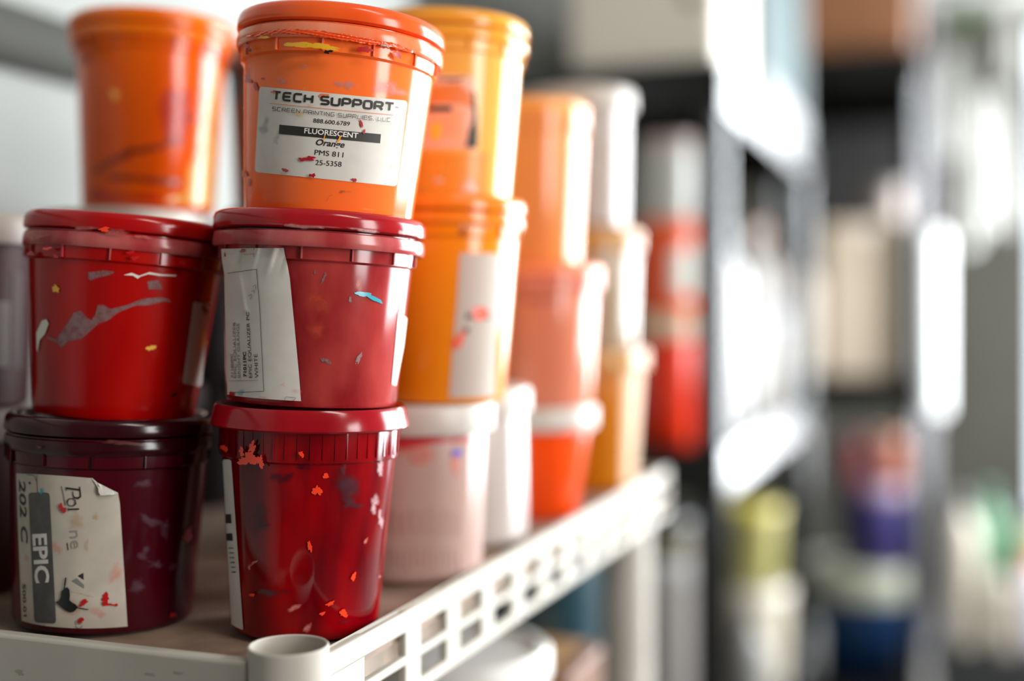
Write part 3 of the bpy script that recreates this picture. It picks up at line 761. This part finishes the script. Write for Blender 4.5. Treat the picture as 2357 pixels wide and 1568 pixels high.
y2.mark('ink_smears', paint('orange_soak', (238, 128, 30), .5, .85, soft=.2, scale=40), [[(975, 196), (1060, 190), (1086, 215), (1090, 250), (1060, 240), (1000, 238), (968, 262)]], off=.0005)
y2.mark('ink_smears', paint('amber_blot', (248, 176, 50)), [blob(1003, 302, 13, 22, 271, .25)], off=.0007)
y2.mark('ink_smears', paint('pink_film', (226, 194, 178), .5, .8), [[(1050, 445), (1072, 408), (1092, 412), (1108, 448)], blob(1010, 415, 20, 8, 272, .4)], off=.0004)
y2.mark('ink_smears', paint('deep_yellow_low', (240, 146, 22), .4, .6, soft=.2, scale=40), [[(935, 345), (1130, 348), (1125, 462), (940, 458)]], off=.00025)

# ---- white leaning tub and the third and fourth stacks
w2 = Tub(base(1062, .966, R=.052, lean=1.6), -1.6, .119, .0575, .0540, .0525, 'C', clearw, whitelid, None, 'milky white tub leaning left behind the pinkish white tub')
p1 = Tub(base(1217, 1.085, R=.050, lean=0), 0, .0985, .0600, .0540, .0430, 'C', hot, whitelid, None, 'hot orange tub with white lid at the bottom of the peach stack')
p2 = Tub(p1.top(.049, 0, .0055), 0, .1185, .0605, .0550, .0500, 'A', peach, inkmat('peach_lid', (236, 138, 96), (228, 126, 90)), inkmat('dusky_peach_band', (214, 128, 108), (204, 116, 100)), 'peach coloured tub in the middle of the third stack')
p3 = Tub(p2.top(.049, 0, -.010, rim=.0044), 0, .1375, .0575, .0550, .0500, 'A', peachy, inkmat('orange_peach_lid', (246, 166, 90), (240, 156, 76)), MATS['light_orange'], 'light orange tub on top of the peach tub')
q1 = Tub(base(1352, 1.25, R=.049, lean=1), 0, .1415, .0610, .0550, .0470, 'C', must, mustlid, None, 'mustard yellow tub at the far end of the white shelf')
q2 = Tub(q1.top(.049, -1, -.001), -1.0, .1150, .0590, .0545, .0500, 'A', cream, mustlid, mustlid, 'cream tub with mustard lid on the mustard yellow tub')
q3 = Tub(q2.top(.049, -1.6, -.006, rim=.0044), -1.6, .1400, .0600, .0545, .0490, 'C', greige, whitelid, None, 'greige tub with a wide white lid, top of the farthest stack')
q1.mark('label', mat('tan_label', (190, 146, 94), .5), [[(1436, 838), (1476, 838), (1468, 1130), (1434, 1130)]], off=.0004)
q3.mark('ink_smears', paint('brown_smear', (150, 100, 70), .5, .8), [blob(1404, 360, 12, 24, 281, .3)], off=.0005)
p3.mark('ink_smears', paint('orange_patch', (242, 110, 40), .4, .8), [blob(1205, 270, 16, 14, 282, .3)], off=.0005)
p2.mark('ink_smears', paint('grey_rose_film', (196, 110, 96), .5, .6), [blob(1245, 690, 60, 14, 283, .3, .03)], off=.0005)

# ------------------------------------------------------------------ plain containers for the racks
def pail(name, label, cat, loc, r, rb, h, body, lid, group=None, lid_h=.022, handle=None, lip=.004):
    o = empty(name, (loc[0], loc[1], loc[2] + .0008), label, cat, group)
    MB().lathe([(0, .002), (rb - .008, .002), (rb - .004, 0), (rb, .005), (r, h - lid_h - .001), (0, h - lid_h - .001)], 64).build('body', body, o)
    MB().lathe([(0, h - lid_h), (r + .001, h - lid_h), (r + lip, h - lid_h + .002), (r + lip, h - .004), (r + lip - .003, h), (r - .006, h), (r - .009, h - .004), (0, h - .004)], 64).build('lid', lid, o)
    if handle:
        MB().tube([((r + .004) * math.cos(a), -(r * .5) * math.sin(a) - .0, h * .8 - r * .55 * math.sin(a)) for a in np.linspace(0, math.pi, 20)], .0022, 8).build('handle', handle, o)
    return o

def bottle(name, label, loc, r, h, body, cap, group=None, cat='bottle', neck=.35):
    o = empty(name, (loc[0], loc[1], loc[2] + .0008), label, cat, group)
    rn = r * neck
    MB().lathe([(0, .003), (r * .8, .003), (r * .9, 0), (r, .008), (r, h * .70), (r * .93, h * .77), (rn * 1.4, h * .86), (rn, h * .89), (rn, h * .93), (0, h * .93)], 56).build('body', body, o)
    MB().lathe([(0, h * .905), (rn * 1.25, h * .905), (rn * 1.25, h - .003), (rn * 1.1, h), (0, h)], 40, ridge=(h * .91, h - .004, .0005, rn)).build('cap', cap, o)
    return o

def carton(name, label, x0, x1, y0, y1, z0, z1, m, tape, group=None, cat='box'):
    o = empty(name, ((x0 + x1) / 2, (y0 + y1) / 2, z0), label, cat, group)
    a, b, h = (x1 - x0) / 2, (y1 - y0) / 2, z1 - z0
    MB().box(-a, a, -b, b, 0, h - .004).build('body', m, o, bevel=.002, smooth=True)
    f = MB().box(-a + .001, -.002, -b + .001, b - .001, h - .0038, h)
    f.build('flap', m, o)
    MB().box(.002, a - .001, -b + .001, b - .001, h - .0038, h).build('flap', m, o)
    MB().box(-.025, .025, -b - .0008, b + .0008, h - .05, h + .0008).build('tape', tape, o)
    return o

def rack(name, label, x0, x1, y0, y1, zs, lip, pr_, bottom=0.0, strips=False):
    o = empty(name, ((x0 + x1) / 2, (y0 + y1) / 2, bottom), label, 'shelving rack', None)
    cx, cy = (x0 + x1) / 2, (y0 + y1) / 2
    for z in zs:
        d = MB().box(x0 - cx + .012, x1 - cx - .012, y0 - cy + .012, y1 - cy - .012, z - .016, z)
        d.box(x0 - cx, x1 - cx, y0 - cy, y0 - cy + .014, z - lip, z + .006).box(x0 - cx, x1 - cx, y1 - cy - .014, y1 - cy, z - lip, z + .006)
        d.box(x0 - cx, x0 - cx + .014, y0 - cy, y1 - cy, z - lip, z + .006).box(x1 - cx - .014, x1 - cx, y0 - cy, y1 - cy, z - lip, z + .006)
        for k in range(1, 5):
            yk = y0 - cy + (y1 - y0) * k / 5
            d.box(x0 - cx + .012, x1 - cx - .012, yk - .008, yk + .008, z - lip * .7, z - .015)
        sh = d.build('shelf', M['black'], o, bevel=.003)
        if strips:
            MB().box(x1 - cx, x1 - cx + .003, y0 - cy + .012, y1 - cy - .02, z - lip + .004, z + .002).build('edge_strip', M['edge'], sh, bevel=.001).location = (0, 0, 0)
    zt_ = max(zs) - lip
    for (px_, py_) in ((x0 + pr_, y0 + pr_), (x1 - pr_, y0 + pr_), (x0 + pr_, y1 - pr_), (x1 - pr_, y1 - pr_)):
        p = MB()
        lv = [bottom] + sorted(zs)
        for i in range(len(lv) - 1):
            za, zb_ = (bottom if i == 0 else lv[i] + .0), lv[i + 1] - .016
            p.lathe([(pr_, za), (pr_, zb_)], 40, (px_ - cx, py_ - cy, 0))
        post = p.build('post', M['black'], o)
        if strips and px_ > cx:
            g = MB()
            for i in range(len(lv) - 1):
                za, zb_ = lv[i] + .01, lv[i + 1] - lip - .002
                n, a0, a1 = 8, math.radians(-40), math.radians(20)
                vs, fs = [], []
                for k in range(n + 1):
                    a = a0 + (a1 - a0) * k / n
                    for rr_ in (pr_ + .0004, pr_ + .003):
                        for zz in (za, zb_):
                            vs.append((px_ - cx + rr_ * math.cos(a), py_ - cy + rr_ * math.sin(a), zz))
                for k in range(n):
                    q = 4 * k
                    fs += [(q, q + 4, q + 5, q + 1), (q + 2, q + 3, q + 7, q + 6), (q, q + 2, q + 6, q + 4), (q + 1, q + 5, q + 7, q + 3)]
                fs += [(0, 1, 3, 2), (4 * n, 4 * n + 2, 4 * n + 3, 4 * n + 1)]
                g.add(vs, fs)
            g.build('edge_guard', M['edge'], post)
    return o

m_ = lambda n, c, **k: mat(n, c, k.pop('rough', .45), **k)
# ------------------------------------------------------------------ nearer black rack
BX0, BX1, BY0, BY1 = -.800, -.354, 2.00, 3.26
ZB = (CH - .885, CH - .235, CH + .408)
rack('shelving_rack', 'black plastic shelving rack just beyond the white shelf, holding orange tubs', BX0, BX1, BY0, BY1, ZB, .074, .030)
ob = empty('storage_bin', (-.505, 2.20, ZB[2] + .0068), 'cream storage bin on the top near corner of the nearer black rack', 'storage bin')
MB().box(-.135, .135, -.16, .16, 0, .27).build('body', m_('cream_bin', (216, 208, 194)), ob, bevel=.018, seg=5)
MB().box(-.145, .145, -.17, .17, .27, .30).build('lid', m_('cream_bin', (216, 208, 194)), ob, bevel=.006)
MB().lathe([(0, 0), (.012, 0), (.012, .004), (0, .004)], 24, mtx=Matrix.Translation((.085, -.1605, .115)) @ Matrix.Rotation(math.pi / 2, 4, 'X')).build('button', m_('brown_button', (84, 52, 42)), ob)
ob = empty('storage_bin', (-.506, 2.83, ZB[2] + .0068), 'grey storage box with thick white tray and white corner ribs on the nearer black rack', 'storage bin')
MB().box(-.128, .138, -.37, .37, .07, .52).build('body', m_('grey_teal_panel', (56, 70, 71), rough=.75, ior=1.2), ob, bevel=.01)
MB().box(-.138, .146, -.385, .385, 0, .085).build('tray', M['edge'], ob, bevel=.012)
for yy in (-.35, .30):
    MB().box(.132, .146, yy - .03, yy + .03, .08, .50).build('rib', M['edge'], ob, bevel=.004)
MB().box(-.136, .146, -.38, .38, .52, .56).build('lid', M['edge'], ob, bevel=.01)

g3 = 'tubs stacked on the nearer black rack'
c3 = P(1541, 0, 2.15)
tl = pail('paint_tub', 'tall red orange tub, lowest of the stack on the nearer black rack', 'paint tub', (c3.x, c3.y, ZB[1]), .052, .049, .229, m_('red_orange', (240, 52, 10), rough=.3), m_('cream_lid', (214, 190, 160)), g3, .042)
tl = pail('paint_tub', 'orange tub with pale round label, middle of the stack on the nearer black rack', 'paint tub', (c3.x, c3.y, ZB[1] + .2292), .0525, .050, .160, m_('vivid_orange', (250, 84, 10), rough=.3), m_('orange_lid', (244, 96, 30)), g3)
lb_ = MB()
n = 14
vs = []
for i in range(n + 1):
    a = math.radians(-75 + 62 * i / n)
    vs += [(.0525 * math.cos(a), .0525 * math.sin(a), .03), (.0530 * math.cos(a), .0530 * math.sin(a), .115)]
lb_.add(vs, [(2 * i, 2 * i + 2, 2 * i + 3, 2 * i + 1) for i in range(n)])
lb_.build('label', m_('pale_label', (206, 198, 184)), tl)
pail('paint_tub', 'pale grey tub on top of the orange stack on the nearer black rack', 'paint tub', (c3.x, c3.y, ZB[1] + .3894), .053, .050, .146, m_('pale_grey_tub', (196, 194, 186), rough=.3), m_('pale_pink_lid', (206, 186, 178)), g3)
wj = m_('white_jug', (108, 107, 104), rough=.5, ior=1.3)
gb = 'white bottles along the edge of the nearer black rack'
for i, (y_, x_, r_, h_, bm_, cm_, lb_) in enumerate((
        (2.36, -.428, .048, .40, m_('bright_white_jug', (160, 160, 158), rough=.3), wj, 'tall white bottle beside the near post of the nearer black rack'),
        (2.54, -.43, .052, .23, wj, m_('red_cap', (190, 60, 60)), 'short white bottle with red cap on the nearer black rack'),
        (2.70, -.43, .050, .42, wj, wj, 'second tall white bottle from the near post of the nearer black rack'),
        (2.88, -.44, .056, .44, m_('beige_bottle', (84, 66, 48)), m_('brown_cap', (120, 76, 40)), 'beige bottle with brown cap on the nearer black rack'),
        (3.04, -.43, .045, .26, wj, wj, 'short white bottle near the far end of the nearer black rack'))):
    bottle('bottle', lb_, (x_, y_, ZB[1]), r_, h_, bm_, cm_, gb)
MB_t = bottle('bottle', 'dark teal bottle at the far end of the nearer black rack', (-.44, 3.15, ZB[1]), .045, .30, m_('dark_teal', (20, 52, 62), rough=.3), m_('dark_teal', (20, 52, 62)), None)
c4 = P(1532, 0, 2.26)
pail('bucket', 'pale grey bucket on the lowest shelf of the nearer black rack', 'bucket', (c4.x, c4.y, ZB[0]), .108, .098, .43, m_('grey_bucket', (178, 172, 168)), m_('grey_bucket_lid', (190, 186, 184)), None, .03)
pail('jar', 'dark olive jar on the pale grey bucket', 'jar', (c4.x, c4.y - .01, ZB[0] + .4305), .05, .05, .075, m_('olive_jar', (70, 62, 32)), m_('black_lid', (24, 22, 20)), None)
pail('bucket', 'cream bucket with yellow stripe low on the nearer black rack', 'bucket', (-.468, 2.93, ZB[0]), .098, .090, .232, m_('cream_bucket', (150, 142, 126)), m_('cream_bucket_lid', (160, 153, 140)), None, .03)
pail('paint_tub', 'yellow green tub standing on the cream bucket', 'paint tub', (-.468, 2.93, ZB[0] + .2325), .080, .074, .19, m_('yellow_green', (104, 97, 34), c2=(132, 126, 78), scale=9), m_('yellow_green_lid', (150, 138, 40)), None)
bottle('bottle', 'white bottle in front of the cream bucket on the lowest shelf', (-.415, 2.62, ZB[0]), .045, .22, wj, wj)

# ------------------------------------------------------------------ farther black rack
CX0, CX1, CY0, CY1 = -.58, -.10, 4.0, 4.95
ZC = (CH - 1.20, CH - .215, CH + .82)
rack('shelving_rack', 'farther black shelving rack with a brown carton on top and a blue bucket low down', CX0, CX1, CY0, CY1, ZC, .10, .024)
tp = m_('packing_tape', (170, 130, 84), rough=.3)
carton('carton', 'brown cardboard carton on top of the farther black rack', -.55, -.125, 4.05, 4.5, ZC[2] + .001, ZC[2] + .34, m_('cardboard', (110, 70, 40), c2=(100, 62, 35), scale=12), tp)
carton('carton', 'black carton hanging low under the top of the farther black rack', -.56, -.13, 4.55, 4.85, ZC[1] + .001, ZC[1] + .88, m_('black_card', (26, 25, 24)), m_('black_card', (26, 25, 24)))
carton('carton', 'tall cream carton on the middle shelf of the farther black rack', -.395, -.118, 4.06, 4.34, ZC[1] + .001, ZC[1] + .50, m_('cream_card', (184, 168, 148), c2=(174, 158, 138), scale=5), m_('pale_tape', (220, 210, 196)))
pail('paint_tub', 'pale pink tub on the tall cream carton', 'paint tub', (-.21, 4.17, ZC[1] + .502), .075, .07, .12, m_('pale_pink', (150, 136, 128)), m_('pale_pink_top', (140, 132, 127)), None)
bottle('bottle', 'pale beige bottle beside the tall cream carton', (-.46, 4.12, ZC[1]), .055, .42, m_('pale_beige_bottle', (216, 200, 180)), wj)
pail('bucket', 'blue bucket with pale lid on the bottom shelf of the farther black rack', 'bucket', (-.30, 4.34, ZC[0]), .175, .155, .335, m_('navy_blue', (10, 50, 92)), m_('sage_lid', (166, 166, 146)), None, .10, lip=.010)
pail('bucket', 'purple bucket standing on the blue bucket', 'bucket', (-.255, 4.34, ZC[0] + .3315), .125, .115, .29, m_('purple', (36, 28, 76)), m_('dusky_lid', (104, 84, 100)), None, .05)
pail('paint_tub', 'dark red tub on the purple bucket', 'paint tub', (-.325, 4.32, ZC[0] + .6175), .052, .05, .15, m_('dark_red_tub', (92, 20, 20)), m_('dark_red_tub', (92, 20, 20)), None)
pail('paint_tub', 'salmon tub on the purple bucket', 'paint tub', (-.205, 4.32, ZC[0] + .6175), .058, .052, .16, m_('salmon_tub', (140, 80, 62)), m_('salmon_tub_lid', (150, 104, 84)), None)
bottle('bottle', 'small white bottle in front of the blue bucket on the bottom shelf', (-.47, 4.10, ZC[0]), .05, .22, wj, wj)
pr2 = empty('paper_roll', (-.062, 4.06, CH - .32), 'white paper roll hung upright on the side of the farther black rack', 'paper roll')
MB().lathe([(.012, 0), (.035, 0), (.036, .004), (.036, .56), (.035, .564), (.012, .564), (.012, 0)], 48).build('roll', m_('white_roll', (228, 228, 226)), pr2)
MB().lathe([(.0095, -.012), (.0115, -.012), (.0115, .576), (.0095, .576), (.0095, -.012)], 32).build('core', m_('core_card', (150, 120, 90)), pr2)

# ------------------------------------------------------------------ garment rail with hanging cloths, crate with bottles
gr = empty('garment_rail', (.20, 5.22, 0), 'grey metal garment rail beside the farther black rack', 'garment rail')
mt = m_('grey_metal', (120, 116, 122), rough=.35, metal=.6)
for sx in (-.30, .30):
    MB().tube([(sx, 0, .03), (sx, 0, 2.66)], .014).build('post', mt, gr)
    MB().box(sx - .02, sx + .02, -.24, .24, 0, .03).build('foot', mt, gr, bevel=.006)
MB().tube([(-.32, 0, 2.66), (.32, 0, 2.66)], .014).build('bar', mt, gr)
def cloth(label, x, y, z1, z0, wd, m, seed, cat='cloth'):
    o = empty('hanging_cloth', (x, y, z0), label, cat, 'cloths hanging on the garment rail')
    rd = random.Random(seed)
    ph = [rd.uniform(0, 6) for _ in range(4)]
    nu, nv = 30, 26
    h = z1 - z0
    vs, fs = [], []
    for side in (0, 1):
        for j in range(nv + 1):
            v = j / nv
            for i in range(nu + 1):
                u = i / nu - .5
                wv = wd * (.55 + .45 * (1 - v) ** .7)
                dy = -.019 + .022 * math.sin(u * 17 + ph[0] + v) * (1 - v * .6) + .012 * math.sin(u * 29 + ph[1])
                zz = h * v + .05 * (1 - v) * math.sin(u * 5 + ph[2]) - .04 * (1 - v) * abs(u)
                vs.append((u * wv, dy + side * .004, zz))
    n1_ = (nu + 1) * (nv + 1)
    for j in range(nv):
        for i in range(nu):
            a = j * (nu + 1) + i
            fs += [(a, a + 1, a + nu + 2, a + nu + 1), (n1_ + a, n1_ + a + nu + 1, n1_ + a + nu + 2, n1_ + a + 1)]
    rim = [i for i in range(nu + 1)] + [j * (nu + 1) + nu for j in range(1, nv + 1)] + [nv * (nu + 1) + i for i in range(nu - 1, -1, -1)] + [j * (nu + 1) for j in range(nv - 1, 0, -1)]
    for k in range(len(rim)):
        a, b = rim[k], rim[(k + 1) % len(rim)]
        fs.append((a, n1_ + a, n1_ + b, b))
    MB().add(vs, fs).build('fabric', m, o, angle=80)
    t = 2.66 - z0
    MB().tube([(0, -.019, h - .01), (0, -.019, t), (0, -.014, t + .014), (0, 0, t + .0185), (0, .014, t + .014), (0, .019, t)], .003, 8).build('hook', mt, o)
    return o
wc, gc = m_('white_cloth', (186, 185, 180), rough=.9), m_('green_cloth', (74, 110, 40), rough=.9)
cloth('long white cloth hanging nearest the farther black rack', -.018, 5.22, 2.40, 2.0, .10, wc, 1)
cloth('wide low white cloth hanging in the middle of the garment rail', .125, 5.22, 2.22, 1.66, .17, wc, 2)
cloth('short green cloth hanging high on the garment rail', .055, 5.22, 2.62, 2.48, .09, gc, 3)
cloth('short white cloth at the right end of the garment rail', .222, 5.22, 2.64, 2.28, .10, wc, 4)

cr = empty('crate', (.20, 4.12, 0), 'black crate on the floor at the right, carrying bottles', 'crate')
bc = MB()
bc.box(-.26, .26, -.2, .2, 0, .02).box(-.26, .26, -.2, -.185, .02, .30).box(-.26, .26, .185, .2, .02, .30).box(-.26, -.245, -.185, .185, .02, .30).box(.245, .26, -.185, .185, .02, .30)
bc.build('body', m_('black_crate', (10, 10, 10), rough=.75), cr, bevel=.004)
MB().box(-.265, .265, -.205, .205, .30, .32).build('lid', m_('black_crate', (10, 10, 10), rough=.75), cr, bevel=.005)
gk = 'bottles standing on the black crate'
for (x_, y_, r_, h_, b_, c_, l_) in ((.02, 4.0, .052, .46, m_('cream_jug', (150, 142, 128)), wj, 'tall cream bottle at the left end of the black crate'),
                                     (.13, 3.99, .045, .26, m_('cream_jug', (150, 142, 128)), wj, 'short cream bottle on the black crate'),
                                     (.225, 4.0, .045, .28, m_('lilac_white', (160, 152, 166)), m_('coral_cap', (220, 110, 80)), 'lilac white bottle with coral cap on the black crate'),
                                     (.10, 4.20, .06, .46, m_('green_bottle', (48, 96, 62)), m_('green_cap', (40, 80, 50)), 'green bottle behind the short cream bottle'),
                                     (.24, 4.22, .06, .40, m_('olive_grey_bottle', (150, 148, 120)), m_('navy_cap', (30, 44, 66)), 'olive grey bottle with navy cap on the black crate')):
    bottle('bottle', l_, (x_, y_, .3205), r_, h_, b_, c_, gk)

# ------------------------------------------------------------------ things on the lower deck of the white shelf
p_ = P(1055, 0, 1.0)
pail('bucket', 'white bucket on the lower deck under the lattice lip', 'bucket', (p_.x, p_.y, LZ), .072, .066, .345, m_('white_bucket', (214, 210, 200)), m_('white_bucket_lid', (222, 220, 214)), None, .024)
carton('carton', 'small brown carton on the lower deck of the white shelf', -.405, -.318, 1.02, 1.13, LZ + .001, LZ + .300, MATS['cardboard'], tp)
pail('bucket', 'dark teal bucket behind the small brown carton on the lower deck', 'bucket', (-.413, 1.215, LZ), .066, .060, .41, m_('dark_teal', (20, 52, 62)), m_('dark_teal', (20, 52, 62)), None, .024)
